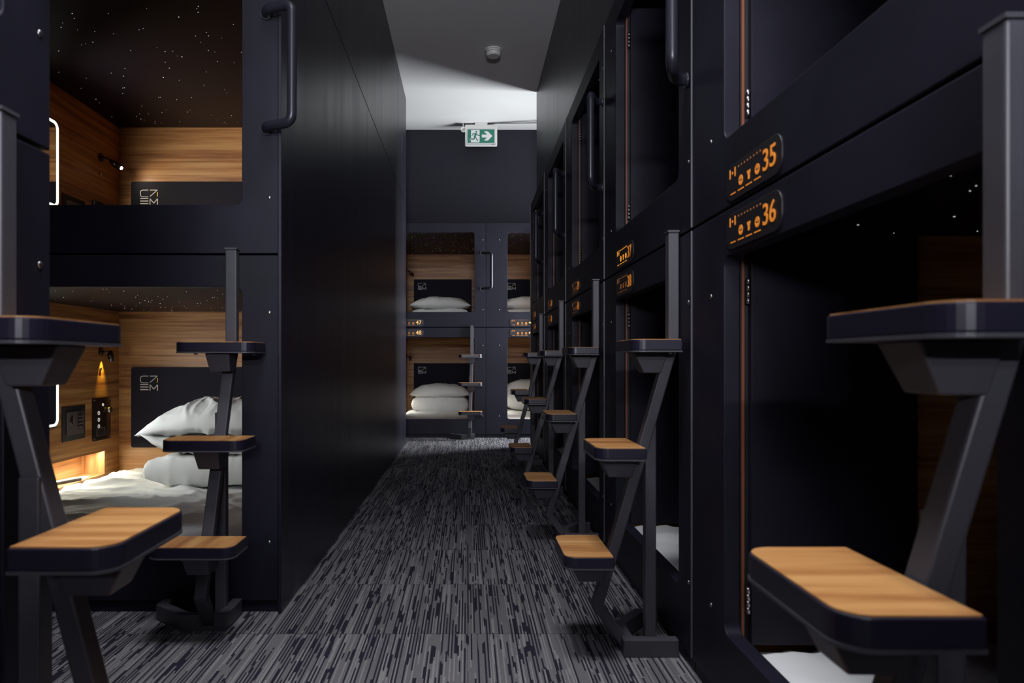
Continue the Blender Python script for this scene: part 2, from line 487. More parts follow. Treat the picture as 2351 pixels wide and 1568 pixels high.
def number_plate(root, W, num, lvl, style):
    zc = 1.292 if lvl == 'upper' else 1.178
    x0, x1, h = 0.27, 0.572, 0.084
    if 'p' + lvl not in PLATE_MESH:
        bm = bmesh.new()
        outer = rrect(x0, x1, zc - h / 2, zc + h / 2, 0.035, 8)
        prism(bm, outer, 'y', -0.0035, 0.004)
        p = obj('number_plate', bm, M['plate'], root, 0.0012); PLATE_MESH['p' + lvl] = p.data
    else:
        p = bpy.data.objects.new('number_plate', PLATE_MESH['p' + lvl]); C.objects.link(p); p.parent = root
        b = p.modifiers.new('bevel', 'BEVEL'); b.width = 0.0012; b.segments = 2; b.limit_method = 'ANGLE'; b.angle_limit = 0.7
    dig, dots_m, icon_m = style
    me = text_mesh(num, 0.064, 0.0003)
    xs = [v.co.x for v in me.vertices]; sx = 0.062 / (max(xs) - min(xs)); mn = min(xs)
    me.transform(Matrix.Translation((0.484, -0.0045, zc - 0.020)) @ Matrix.Rotation(PI / 2, 4, 'X') @ Matrix.Scale(sx, 4, (1, 0, 0)) @ Matrix.Translation((-mn, 0, 0)))
    me.materials.clear(); me.materials.append(dig)
    o = bpy.data.objects.new('digits', me); C.objects.link(o); o.parent = p; o['label'] = 'glowing digits ' + num

    def reuse(key, name, mat, make):
        k = key + lvl + mat.name
        if k not in PLATE_MESH:
            b_ = bmesh.new(); make(b_); PLATE_MESH[k] = obj(name, b_, mat, p).data
        else:
            q = bpy.data.objects.new(name, PLATE_MESH[k]); C.objects.link(q); q.parent = p
    disc = lambda b_, cx, cz, r, n_=10: prism(b_, [(cx + r * math.cos(2 * PI * i / n_), cz + r * math.sin(2 * PI * i / n_)) for i in range(n_)], 'y', -0.0045, -0.003)

    def dots(b_):
        for i in range(8): disc(b_, 0.349 + i * 0.0172, zc + 0.0285, 0.0024)

    def ring(b_, cx, cz, r, r2):
        n_ = 16
        for i in range(n_):
            a, c = 2 * PI * i / n_, 2 * PI * (i + 1) / n_
            prism(b_, [(cx + r2 * math.cos(a), cz + r2 * math.sin(a)), (cx + r * math.cos(a), cz + r * math.sin(a)),
                       (cx + r * math.cos(c), cz + r * math.sin(c)), (cx + r2 * math.cos(c), cz + r2 * math.sin(c))], 'y', -0.0045, -0.003)

    def brackets(b_):          # two upright strokes with a dot between
        for q in (-1, 1):
            xx = 0.312 + q * 0.0155
            prism(b_, rrect(xx - 0.0022, xx + 0.0022, zc + 0.011, zc + 0.033, 0.002, 3), 'y', -0.0045, -0.003)
        disc(b_, 0.312, zc + 0.022, 0.003)
    CX = (0.362, 0.408, 0.454)

    def icon(k):
        cx = CX[k]

        def f(b_):
            if k == 1:              # a small lamp shape
                prism(b_, [(cx - 0.009, zc + 0.004), (cx + 0.009, zc + 0.004), (cx + 0.006, zc - 0.004), (cx - 0.006, zc - 0.004)], 'y', -0.0045, -0.003)
                prism(b_, rrect(cx - 0.004, cx + 0.004, zc - 0.016, zc - 0.004, 0.002, 3), 'y', -0.0045, -0.003)
            else:
                ring(b_, cx, zc - 0.006, 0.0115, 0.0090); disc(b_, cx, zc - 0.002, 0.0038)
                prism(b_, rrect(cx - 0.005, cx + 0.005, zc - 0.014, zc - 0.008, 0.002, 3), 'y', -0.0045, -0.003)
        return f

    def line(x0_, x1_):
        return lambda b_: box(b_, x0_, x1_, -0.0045, -0.003, zc - 0.0280, zc - 0.0253)
    reuse('dots', 'dot_row', dots_m, dots); reuse('br', 'symbol', icon_m, brackets)
    for k in range(3):
        reuse('i%d' % k, 'symbol', icon_m, icon(k)); reuse('u%d' % k, 'underline', icon_m, line(CX[k] - 0.016, CX[k] + 0.016))
    reuse('u9', 'underline', icon_m, line(0.301, 0.329))




def capsule(loc, rz, W, lvl, label, num=None, style=None, group=None, door=False, kit=None, handle=True, head_right=None, lamp=None, seed=0):
    L = LEVEL[lvl]; dz = L['dz']; D = DEPTH
    t = thing('sleeping_capsule', label, 'sleeping capsule', loc, rz, group)
    ox0, ox1 = 0.245, W - 0.127
    il, ir = 0.21, W - 0.05
    ft = 0.040
    # front frame
    bm = bmesh.new()
    frame_hole(bm, 0.0015, W - 0.0015, L['f0'], L['z1'], ox0, ox1, L['o0'], L['o1'], 0.028, 0, ft)
    obj('front_frame', bm, M['laminate'], t, 0.0028)
    if lvl == 'lower':
        bm = bmesh.new(); box(bm, 0.003, W - 0.003, 0.010, 0.03, 0.0, 0.0395); obj('plinth', bm, M['laminate'], t)
    # shell
    bm = bmesh.new(); z0, z1 = L['z0'] + 0.001, L['z1'] - 0.001
    box(bm, 0.002, 0.014, ft, D + 0.03, z0, z1); box(bm, W - 0.014, W - 0.002, ft, D + 0.03, z0, z1)
    box(bm, 0.014, W - 0.014, D + 0.016, D + 0.03, z0, z1)
    box(bm, 0.014, W - 0.014, ft, D + 0.016, z1 - 0.012, z1)
    box(bm, 0.014, W - 0.014, ft, D + 0.016, L['bed'] - 0.055, L['bed'] - 0.035)
    obj('shell', bm, M['shell'], t)
    zf, zc = L['bed'] - 0.035, L['ceil']
    # wood lining
    bm = bmesh.new(); box(bm, 0.016, W - 0.016, D, D + 0.014, zf, zc + 0.02); obj('back_panel', bm, M['wood'], t)
    if kit:
        bm = bmesh.new(); n0, n1, nz0, nz1 = 1.18, 1.94, 0.172, 0.313
        box(bm, il - 0.014, il, ft, n0, zf, zc + 0.02) if kit == 'niche' else None
        if kit == 'niche':
            box(bm, il - 0.014, il, n1, D, zf, zc + 0.02)
            box(bm, il - 0.014, il, n0, n1, zf, nz0); box(bm, il - 0.014, il, n0, n1, nz1, zc + 0.02)
        else:
            box(bm, il - 0.014, il, ft, D, zf, zc + 0.02)
        obj('side_panel', bm, M['wood'], t)
    else:
        bm = bmesh.new(); box(bm, il - 0.014, il, ft, D, zf, zc + 0.02); obj('side_panel', bm, M['wood'], t)
    bm = bmesh.new(); box(bm, ir, ir + 0.014, ft, D, zf, zc + 0.02); obj('side_panel', bm, M['wood'], t)
    # starry ceiling
    bm = bmesh.new(); box(bm, il, ir, ft, D, zc, zc + 0.012); sp = obj('star_ceiling', bm, M['star_panel'], t)
    rnd = random.Random(seed + 11); bm = bmesh.new()
    for _ in range(int(95 * (ir - il) / 1.0)):
        x, y = rnd.uniform(il + 0.03, ir - 0.03), rnd.uniform(ft + 0.03, D - 0.03)
        r = rnd.choice((0.0009, 0.0011, 0.0014, 0.0014, 0.0022))
        prism(bm, [(x + r * math.cos(k * PI / 3), y + r * math.sin(k * PI / 3)) for k in range(6)], 'z', zc - 0.0012, zc)
    obj('star_lights', bm, M['star'], sp, kind='stuff')
    # headboard
    hx0, hx1 = il + 0.094, ir - 0.094
    bm = bmesh.new(); prism(bm, rrect(hx0, hx1, 0.315 + dz, 0.827 + dz, 0.012, 4), 'y', D - 0.035, D)
    hb = obj('headboard', bm, M['head'], t, 0.003)
    logo(hb, hx0 + 0.060, 0.676 + dz, D - 0.0352)
    # screws
    zs = (2.222, 1.436) if lvl == 'upper' else (1.038, 0.243)
    for x in (0.153, W - 0.032):
        for z in zs:
            bm = bmesh.new(); bmesh.ops.create_uvsphere(bm, u_segments=12, v_segments=6, radius=0.0065, matrix=Matrix.Translation((x, 0, z)) @ Matrix.Scale(0.5, 4, (0, 1, 0)))
            obj('screw', bm, M['chrome'], t, smooth=True)
    if lvl == 'upper' and handle:
        x = W - 0.040; zb, zt = 1.672, 2.07
        bm = bmesh.new()
        p = round_path([(x, 0.0, zt), (x, -0.035, zt), (x + 0.105, -0.075, zt), (x + 0.105, -0.075, zb), (x, -0.035, zb), (x, 0, zb)], 0.034, 7)
        tube(bm, p, 0.0165, 16); hd = obj('handle', bm, M['grip'], t, smooth=False, label='black tubular grab handle')
        for f in hd.data.polygons: f.use_smooth = True
        for z in (zt, zb):
            bm = bmesh.new(); tube(bm, [(x, 0.0, z), (x, -0.008, z)], 0.021, 16); obj('flange', bm, M['grip'], hd)
    if door:
        bm = bmesh.new(); box(bm, -0.0009, 0.0009, -0.0035, 0.003, L['f0'] + 0.002, L['z1'] - 0.002); obj('edge_trim', bm, M['trim'], t, label='thin light grey strip along the joint')
    if num: number_plate(t, W, num, lvl, style)
    if door:
        # a blackout door folded back into the capsule
        bm = bmesh.new(); box(bm, il + 0.001, ox0 + 0.0005, ft + 0.0005, ft + 0.06, L['o0'] - 0.03, L['o1'] + 0.05); obj('door_jamb', bm, M['black'], t)
        d0, d1 = L['o0'] - 0.022, L['o1'] + 0.045
        bm = bmesh.new(); box(bm, ox0 + 0.001, ox0 + 0.0055, ft + 0.002, ft + 0.008, d0, d1)
        obj('door_edge', bm, M['edge_wood'], t, label='raw orange wood edge beside the hinge')
        bm = bmesh.new(); box(bm, ox0 + 0.004, ox0 + 0.024, ft + 0.018, ft + 0.42, d0, d1)
        dp = obj('door_panel', bm, M['laminate'], t, 0.0015)
        for z in (L['o0'] + 0.085, L['o1'] - 0.085):
            bm = bmesh.new()
            for k in range(4):
                tube(bm, [(ox0 + 0.019, ft + 0.012, z - 0.032 + k * 0.016), (ox0 + 0.019, ft + 0.012, z - 0.0175 + k * 0.016)], 0.0052, 10)
            obj('hinge', bm, M['chrome'], dp)
    if kit:
        xw = il
        # reading lamp on the side wall
        zl = 0.925 + dz; yl = 1.87
        bm = bmesh.new(); tube(bm, [(xw, yl, zl), (xw + 0.012, yl, zl)], 0.024, 18); lp = obj('wall_lamp', bm, M['black_gloss'], t, label='small black reading lamp')
        bm = bmesh.new()
        if lvl == 'lower':
            arm = [(xw + 0.012, yl, zl), (xw + 0.035, yl, zl), (xw + 0.055, yl + 0.01, zl - 0.005)]
            hp = [(xw + 0.055, yl + 0.01, zl + 0.005), (xw + 0.058, yl + 0.01, zl - 0.02), (xw + 0.06, yl + 0.01, zl - 0.06)]
            aim = (0.0, 0.0, -1)
        else:
            arm = [(xw + 0.012, yl, zl), (xw + 0.035, yl + 0.01, zl), (xw + 0.05, yl + 0.03, zl - 0.012)]
            hp = [(xw + 0.045, yl + 0.03, zl - 0.01), (xw + 0.065, yl + 0.05, zl - 0.03), (xw + 0.100, yl + 0.055, zl - 0.050)]
            aim = (0.6, 0.5, -0.45)
        tube(bm, round_path(arm, 0.008, 4), 0.006, 10); obj('lamp_arm', bm, M['black_gloss'], lp)
        bm = bmesh.new(); tube(bm, hp, [0.012, 0.019, 0.016], 14); lh = obj('lamp_head', bm, M['black_gloss'], lp)
        if kit in ('niche', 'flat'):
            if lvl == 'upper':
                e = Vector(hp[-1]); bm = bmesh.new(); bmesh.ops.create_uvsphere(bm, u_segments=10, v_segments=6, radius=0.011, matrix=Matrix.Translation(e))
                obj('lamp_bulb', bm, M['bulb'], lp, smooth=True)
            # round button under the lamp
            bm = bmesh.new(); tube(bm, [(xw, yl, zl - 0.105), (xw + 0.006, yl, zl - 0.105)], 0.009, 12); obj('wall_button', bm, M['chrome'], t)
            # control panel
            bm = bmesh.new(); prism(bm, rrect(1.772, 1.982, 0.386 + dz, 0.646 + dz, 0.014, 4), 'x', xw, xw + 0.008)
            cp = obj('control_panel', bm, M['black_gloss'], t, 0.001)
            for k in range(3):
                zz = 0.552 - k * 0.040 + dz; bm = bmesh.new(); n_ = 16; r_, q_ = 0.012, 0.008
                for i in range(n_):
                    a, c = 2 * PI * i / n_, 2 * PI * (i + 1) / n_
                    prism(bm, [(1.836 + q_ * math.cos(a), zz + q_ * math.sin(a)), (1.836 + r_ * math.cos(a), zz + r_ * math.sin(a)),
                               (1.836 + r_ * math.cos(c), zz + r_ * math.sin(c)), (1.836 + q_ * math.cos(c), zz + q_ * math.sin(c))], 'x', xw + 0.008, xw + 0.010)
                obj('button', bm, M['btn'], cp, label='ring-lit button')
            bm = bmesh.new(); tube(bm, [(xw + 0.008, 1.942, 0.565 + dz), (xw + 0.030, 1.942, 0.565 + dz)], 0.018, 16); obj('knob', bm, M['chrome'], cp)
            bm = bmesh.new(); tube(bm, [(xw + 0.008, 1.885, 0.600 + dz), (xw + 0.011, 1.885, 0.600 + dz)], 0.009, 12); obj('indicator', bm, M['btn'], cp)
            bm = bmesh.new(); frame_hole(bm, 1.808, 1.905, 0.412 + dz, 0.462 + dz, 1.814, 1.899, 0.418 + dz, 0.456 + dz, 0.004, xw + 0.008, xw + 0.014, 3, 'x')
            obj('socket_frame', bm, M['chrome'], cp)
            bm = bmesh.new(); prism(bm, [(1.814, 0.418 + dz), (1.899, 0.418 + dz), (1.899, 0.456 + dz), (1.814, 0.456 + dz)], 'x', xw + 0.008, xw + 0.011); obj('socket', bm, M['black'], cp)
            for (a, c) in ((1.786, 0.400), (1.968, 0.400), (1.786, 0.632), (1.968, 0.632)):
                bm = bmesh.new(); tube(bm, [(xw + 0.008, a, c + dz), (xw + 0.010, a, c + dz)], 0.005, 8); obj('rivet', bm, M['chrome'], cp)
            # wall safe
            bm = bmesh.new(); prism(bm, [(1.456, 0.418 + dz), (1.690, 0.418 + dz), (1.690, 0.613 + dz), (1.456, 0.613 + dz)], 'x', xw, xw + 0.006)
            sf = obj('wall_safe', bm, M['black'], t, 0.002)
            bm = bmesh.new(); prism(bm, rrect(1.492, 1.662, 0.452 + dz, 0.582 + dz, 0.006, 3), 'x', xw + 0.006, xw + 0.012); obj('safe_door', bm, M['safe_grey'], sf, 0.001)
            bm = bmesh.new(); tube(bm, [(xw + 0.012, 1.545, 0.532 + dz), (xw + 0.018, 1.545, 0.532 + dz)], 0.026, 20)
            obj('dial', bm, M['black_gloss'], sf)
            bm = bmesh.new(); box(bm, xw + 0.018, xw + 0.028, 1.539, 1.551, 0.508 + dz, 0.556 + dz); obj('turn_knob', bm, M['safe_grey'], sf)
            bm = bmesh.new()
            prism(bm, [(1.597, 0.478 + dz), (1.648, 0.478 + dz), (1.648, 0.572 + dz), (1.597, 0.572 + dz)], 'x', xw + 0.012, xw + 0.014)
            kp = obj('keypad', bm, M['black'], sf)
            bm = bmesh.new()
            for i in range(3):
                for k in range(4): tube(bm, [(xw + 0.014, 1.608 + i * 0.0145, 0.488 + k * 0.021 + dz), (xw + 0.017, 1.608 + i * 0.0145, 0.488 + k * 0.021 + dz)], 0.0052, 8)
            obj('keys', bm, M['safe_grey'], sf)
        # lit mirror
        y0, y1, mz0, mz1 = 0.80, 1.41, 0.509 + dz, 0.984 + dz
        bm = bmesh.new(); prism(bm, rrect(y0, y1, mz0, mz1, 0.045, 6), 'x', xw, xw + 0.012)
        mr = obj('wall_mirror', bm, M['mirror'], t, label='mirror with a glowing white rim')
        bm = bmesh.new(); frame_strip(bm, y0 + 0.006, y1 - 0.006, mz0 + 0.006, mz1 - 0.006, 0.040, 0.013, xw + 0.0125, xw + 0.0155)
        obj('light_rim', bm, M['led'], mr)
    if kit == 'niche':
        bm = bmesh.new()
        box(bm, il - 0.16, il - 0.145, n0, n1, nz0, nz1)
        box(bm, il - 0.145, il - 0.0142, n0, n1, nz0 - 0.012, nz0); box(bm, il - 0.145, il - 0.014, n0, n1, nz1, nz1 + 0.012)
        nb = obj('shelf_niche', bm, M['wood'], t, label='lit wooden shelf recess')
        for a, c in ((n0, n0 + 0.012), (n1 - 0.012, n1)):
            bm = bmesh.new(); box(bm, il - 0.145, il - 0.003, a, c, nz0, nz1); obj('niche_end', bm, M['wood_v'], nb)
        bm = bmesh.new(); box(bm, il - 0.135, il - 0.120, n0 + 0.03, n1 - 0.03, nz1 - 0.006, nz1 - 0.001); obj('light_strip', bm, M['niche_led'], nb)
    return t


def frame_strip(bm, y0, y1, z0, z1, r, w, x0, x1):
    o = rrect(y0, y1, z0, z1, r, 6); i = rrect(y0 + w, y1 - w, z0 + w, z1 - w, max(r - w, 0.004), 6); N = len(o)
    A = [[bm.verts.new((x, p[0], p[1])) for p in q] for x in (x0, x1) for q in (o, i)]
    for k in range(N):
        j = (k + 1) % N
        bm.faces.new((A[2][k], A[2][j], A[3][j], A[3][k])); bm.faces.new((A[0][k], A[1][k], A[1][j], A[0][j]))
        bm.faces.new((A[0][k], A[0][j], A[2][j], A[2][k])); bm.faces.new((A[1][k], A[3][k], A[3][j], A[1][j]))


# right row: five columns, two levels
S_NORM = (M['amber'], M['amber_dim'], M['amber'])
S_DIM = (M['amber'], M['amber_dim'], M['amber_dim'])
S_HOT = (M['amber'], M['amber_hot'], M['amber_hot'])
S_FAR = (M['amber_pale'], M['amber_dim'], M['amber'])
GR = 'sleeping capsules of the right-hand row'
for i in range(5):
    far = 1.979 + PITCH * i
    nu, nl = 35 + 2 * i, 36 + 2 * i
    su = S_HOT if i == 1 else (S_NORM if i == 0 else S_DIM)
    capsule((XR, far, 0), -PI / 2, PITCH, 'upper', 'upper black sleeping capsule with orange number %d on its frame' % nu, str(nu), su, GR, door=True, seed=nu)
    capsule((XR, far, 0), -PI / 2, PITCH, 'lower', 'lower black sleeping capsule with orange number %d on its frame' % nl, str(nl), S_NORM if i < 1 else S_DIM, GR, door=True, seed=nl)
# far row
GF = 'sleeping capsules of the far row'
for nu, x0, rr in ((47, 0.205 - 1.266, True), (45, 0.205, False)):
    capsule((x0, D_FAR, 0), 0, 1.266, 'upper', 'upper wood-lined sleeping capsule with number %d facing down the aisle' % nu, str(nu), S_FAR, GF, kit='plain', seed=nu)
    capsule((x0, D_FAR, 0), 0, 1.266, 'lower', 'lower wood-lined sleeping capsule with number %d facing down the aisle' % (nu + 1), str(nu + 1), S_FAR, GF, kit='plain', seed=nu + 1)
# near left stack (wide capsules)
X_NL, W_NL = -2.45, 1.796
capsule((X_NL, D_NEAR, 0), 0, W_NL, 'upper', 'wide upper sleeping capsule with starry ceiling and lit wood lining, left of the aisle', group='wide sleeping capsules left of the aisle', kit='flat', seed=70)
capsule((X_NL, D_NEAR, 0), 0, W_NL, 'lower', 'wide lower sleeping capsule with lit shelf recess and two stacked pillows, left of the aisle', group='wide sleeping capsules left of the aisle', kit='niche', seed=71)
# left foreground row
capsule((X_LROW, Y_LROW - PITCH, 0), PI / 2, PITCH, 'upper', 'upper sleeping capsule at the dark left edge, its frame end seen close up', group='dark foreground capsules at the left edge', seed=80)
capsule((X_LROW, Y_LROW - PITCH, 0), PI / 2, PITCH, 'lower', 'lower sleeping capsule at the dark left edge, behind the blurred foreground ladder', group='dark foreground capsules at the left edge', seed=81)


# ------------------------------------------------------------------ step ladder (origin on the floor at the capsule front, x = along the front, -y = into the aisle)
def make_ladder(label):
    t = thing('step_ladder', label, 'ladder', group='black step ladders with wooden treads')
    bm = bmesh.new()
    bar(bm, [(0, -0.018, 1.252), (0, -0.018, 0.925), (-0.024, -0.238, 0.138), (-0.030, -0.140, 0.004)], 0.038, 0.032)
    obj('upright_bar', bm, M['steel'], t, 0.004)
    bm = bmesh.new(); box(bm, -0.021, 0.021, -0.036, -0.002, 1.2521, 1.258); obj('top_cap', bm, M['steel'], t)
    bm = bmesh.new(); box(bm, -0.032, 0.004, -0.098, -0.066, 0.0, 0.70); obj('support_post', bm, M['steel'], t, 0.003)
    # foot frame on the floor
    bm = bmesh.new(); hw = 0.017
    pts = [(0.014, -0.006), (0.014, -0.152), (-0.110, -0.152), (-0.222, -0.062), (-0.222, -0.006)]
    P = [Vector((a, b)) for a, b in pts]; rows = []
    for i, p in enumerate(P):
        d0 = (P[i] - P[i - 1]).normalized() if i else (P[1] - P[0]).normalized()
        d1 = (P[i + 1] - P[i]).normalized() if i < len(P) - 1 else d0
        n0 = Vector((-d0.y, d0.x)); n1 = Vector((-d1.y, d1.x)); m = (n0 + n1).normalized(); k = hw / m.dot(n0)
        rows.append([bm.verts.new((*(p + m * s * k), z)) for s, z in ((-1, 0), (1, 0), (1, 0.052), (-1, 0.052))])
    for a, b in zip(rows, rows[1:]):
        for k in range(4): bm.faces.new((a[k], a[(k + 1) % 4], b[(k + 1) % 4], b[k]))
    bm.faces.new(rows[0][::-1]); bm.faces.new(rows[-1])
    obj('foot_frame', bm, M['steel'], t, 0.003)
    bo = lambda z: 0.018 + (0.925 - z) / (0.925 - 0.138) * 0.220        # how far the slanted bar stands out at height z
    for zt, o0 in ((0.934, 0.020), (0.626, 0.122), (0.318, 0.212)):
        y1, y0 = -o0, -o0 - 0.142; x0, x1 = -0.145, 0.113
        out = rrect(x0, x1, y0, y1, 0, 7, (0.036, 0.036, 0.004, 0.004))
        bm = bmesh.new(); prism(bm, out, 'z', zt - 0.032, zt - 0.002)
        st = obj('step', bm, M['rubber'], t, 0.002)
        ins = rrect(x0 + 0.003, x1 - 0.003, y0 + 0.003, y1 - 0.003, 0, 7, (0.033, 0.033, 0.002, 0.002))
        bm = bmesh.new(); prism(bm, ins, 'z', zt - 0.003, zt); obj('wood_tread', bm, M['tread'], st, label='wood-grain top of the step')
        lip = rrect(x0 - 0.001, x1 + 0.001, y0 - 0.001, y1 + 0.001, 0, 7, (0.036, 0.036, 0.004, 0.004))
        bm = bmesh.new(); prism(bm, lip, 'z', zt - 0.037, zt - 0.0325); obj('base_lip', bm, M['steel'], st)
        # hollow bracket under the step, tapering down to the bar
        zz0, zz1 = zt - 0.098, zt - 0.0375; xc = -0.011
        bm = bmesh.new(); f_ = 0.218 + (0.934 - zt) * 0.0
        frustum(bm, (xc - 0.034, xc + 0.034, -o0 - 0.088, -bo(zz0) - 0.013), (xc - 0.040, xc + 0.040, -o0 - 0.118, -bo(zz1) - 0.013), zz0, zz1)
        obj('bracket', bm, M['steel'], st, 0.003)
        for sx in (x0 + 0.03, x1 - 0.03):
            bm = bmesh.new(); tube(bm, [(sx, y1 - 0.025, zt - 0.037), (sx, y1 - 0.025, zt - 0.042)], 0.006, 8); obj('bolt', bm, M['chrome'], st)
    return t


lad = make_ladder('black step ladder in the close right foreground, in front of capsule 36')
places = [  # location, rotation, label
    ((XR, 0.800, 0), -PI / 2, None),
    ((XR, 2.110, 0), -PI / 2, 'black step ladder in front of capsule 38, three bright wooden treads facing the aisle'),
    ((XR, 3.372, 0), -PI / 2, 'black step ladder in front of capsule 40, its treads dimmer than the one before'),
    ((XR, 4.610, 0), -PI / 2, 'black step ladder in front of capsule 42, second from the end of the right row'),
    ((XR, 5.882, 0), -PI / 2, 'black step ladder in front of capsule 44, last of the right row'),
    ((0.049, D_FAR, 0), 0, 'black step ladder standing against the far capsule 48'),
    ((-0.808, D_NEAR, 0), 0, 'black step ladder leaning over the open bed of the wide lower capsule on the left'),
    ((X_LROW, 1.085, 0), PI / 2, 'large blurred black step ladder at the left edge of the foreground'),
]
for k, (loc, rz, lab) in enumerate(places):
    o = lad if k == 0 else copy_tree(lad)
    o.location = loc; o.rotation_euler = (0, 0, rz)
    if lab: o['label'] = lab


# ------------------------------------------------------------------ bedding
def sheet(name, x0, x1, y0, y1, zb, zt, seed, amp=0.014, nx=70, ny=90, label='', cat='mattress', group=None, loc=(0, 0, 0), rz=0):
    """mattress with a loosely tucked, creased sheet"""
    bm = bmesh.new(); g = []
    for j in range(ny + 1):
        row = []
        for i in range(nx + 1):
            u, v = i / nx, j / ny; x, y = x0 + (x1 - x0) * u, y0 + (y1 - y0) * v
            e = min(u, 1 - u, v * 1.6, (1 - v) * 1.6) * (x1 - x0)
            z = zt - 0.035 * math.exp(-e / 0.02)
            wx = noise.noise(Vector((x * 1.7 + seed, y * 1.7, 1.0))) * 0.28; wy = noise.noise(Vector((x * 1.7, y * 1.7 + seed, 5.0))) * 0.28
            a = noise.noise(Vector((x * 1.2 + seed, y * 2.2 + x, seed * 3.1))) * amp * 0.9
            for fr, am, sk in ((3.2, 1.0, 0.55), (6.5, 0.55, -0.35), (13.0, 0.22, 0.8)):
                q = noise.noise(Vector(((x + wx + sk * (y + wy)) * fr * 0.42, (y + wy - sk * 0.5 * (x + wx)) * fr * 1.25, seed + fr)))
                a += (1 - min(1, abs(q) * 3.4)) ** 2 * amp * am
            row.append(bm.verts.new((x, y, z + a)))
        g.append(row)
    for j in range(ny):
        for i in range(nx):
            f = bm.faces.new((g[j][i], g[j][i + 1], g[j + 1][i + 1], g[j + 1][i])); f.smooth = True
    ring = [g[0][i] for i in range(nx + 1)] + [g[j][nx] for j in range(1, ny + 1)] + [g[ny][i] for i in range(nx - 1, -1, -1)] + [g[j][0] for j in range(ny - 1, 0, -1)]
    low = [bm.verts.new((v.co.x, v.co.y, zb)) for v in ring]
    for k in range(len(ring)):
        j = (k + 1) % len(ring); bm.faces.new((ring[k], low[k], low[j], ring[j]))
    bm.faces.new(low)
    o = obj(name, bm, M['cloth']); tag(o, label, cat, group); o.location = loc; o.rotation_euler = (0, 0, rz)
    return o


def pillow(name, W, Dp, H, seed, loc, rz=0, label='', cat='pillow', group=None, n=(64, 44), wr=0.010, droop=0.0, squash=0.42, power=2.3, flap=None, ex=0.5):
    bm = bmesh.new(); nx, ny = n; S = {}
    for side in (1, -1):
        for j in range(ny + 1):
            for i in range(nx + 1):
                u, v = 2 * i / nx - 1, 2 * j / ny - 1
                edge = abs(u) >= 0.999 or abs(v) >= 0.999
                if edge and side == -1: S[(side, i, j)] = S[(1, i, j)]; continue
                # sides pull in between the corners
                px = u * W / 2 * (1 - 0.06 * (1 - v * v)); py = v * Dp / 2 * (1 - 0.07 * (1 - u * u))
                f = (max(0, 1 - abs(u) ** power) * max(0, 1 - abs(v) ** power)) ** ex
                wv = noise.noise(Vector((px * 4 + seed, py * 5, seed * 2 + side))) * wr * 1.3 * f
                for fr, am in ((4.5, 0.9), (9.0, 0.5), (19.0, 0.22)):
                    c = noise.noise(Vector((px * fr * 1.3 + 0.35 * fr * py + seed, py * fr * 0.8 - 0.5 * fr * px, side * 3.0 + fr)))
                    wv += ((1 - min(1, abs(c) * 3.2)) ** 2 - 0.25) * wr * am * min(1, f * 2.2)
                rad = math.atan2(py, px + 1e-6)
                wv += math.sin(rad * 17 + seed) * wr * 0.18 * (1 - f) * min(1, f * 4)
                hh = (1 - squash) if side == 1 else squash
                z = side * hh * H * f + wv * side
                z -= droop * (u * u) ** 1.5
                if flap and u < flap[0]: z += (flap[0] - u) * flap[1] * max(0, -v)
                S[(side, i, j)] = bm.verts.new((px, py, z))
    for side in (1, -1):
        for j in range(ny):
            for i in range(nx):
                q = [S[(side, i, j)], S[(side, i + 1, j)], S[(side, i + 1, j + 1)], S[(side, i, j + 1)]]
                if len(set(q)) < 4: continue
                try: fc = bm.faces.new(q if side == 1 else q[::-1]); fc.smooth = True
                except ValueError: pass
    o = obj(name, bm, M['cloth']); tag(o, label, cat, group); o.location = loc; o.rotation_euler = (0, 0, rz)
    return o


GB = 'white pillows in the capsules'
# wide lower capsule on the left
sheet('mattress', X_NL + 0.225, X_NL + W_NL - 0.062, D_NEAR + 0.06, D_NEAR + 2.09, 0.0655, 0.170, 3, 0.022, 110, 130,
      'wide white creased bed in the lower capsule left of the aisle', 'mattress')
pillow('folded_duvet', 0.84, 0.46, 0.17, 5, (-1.34, D_NEAR + 1.60, 0.268), 0, 'thick white folded duvet under the pillow in the wide left capsule', 'duvet', None, (90, 50), 0.012, 0, 0.5, 8, ex=0.28)
pillow('pillow', 0.84, 0.46, 0.11, 9, (-1.34, D_NEAR + 1.58, 0.405), 0, 'flat white pillow with a turned-up corner, under the big pillow on the left', 'pillow', GB, (90, 50), 0.013, 0, 0.5, 3.0, flap=(-0.66, 0.20))
pillow('pillow', 0.88, 0.50, 0.21, 2, (-1.35, D_NEAR + 1.60, 0.515), 0, 'big puffed white pillow topping the bedding in the wide left capsule', 'pillow', GB, (120, 70), 0.013, 0.05, 0.30, 2.1)
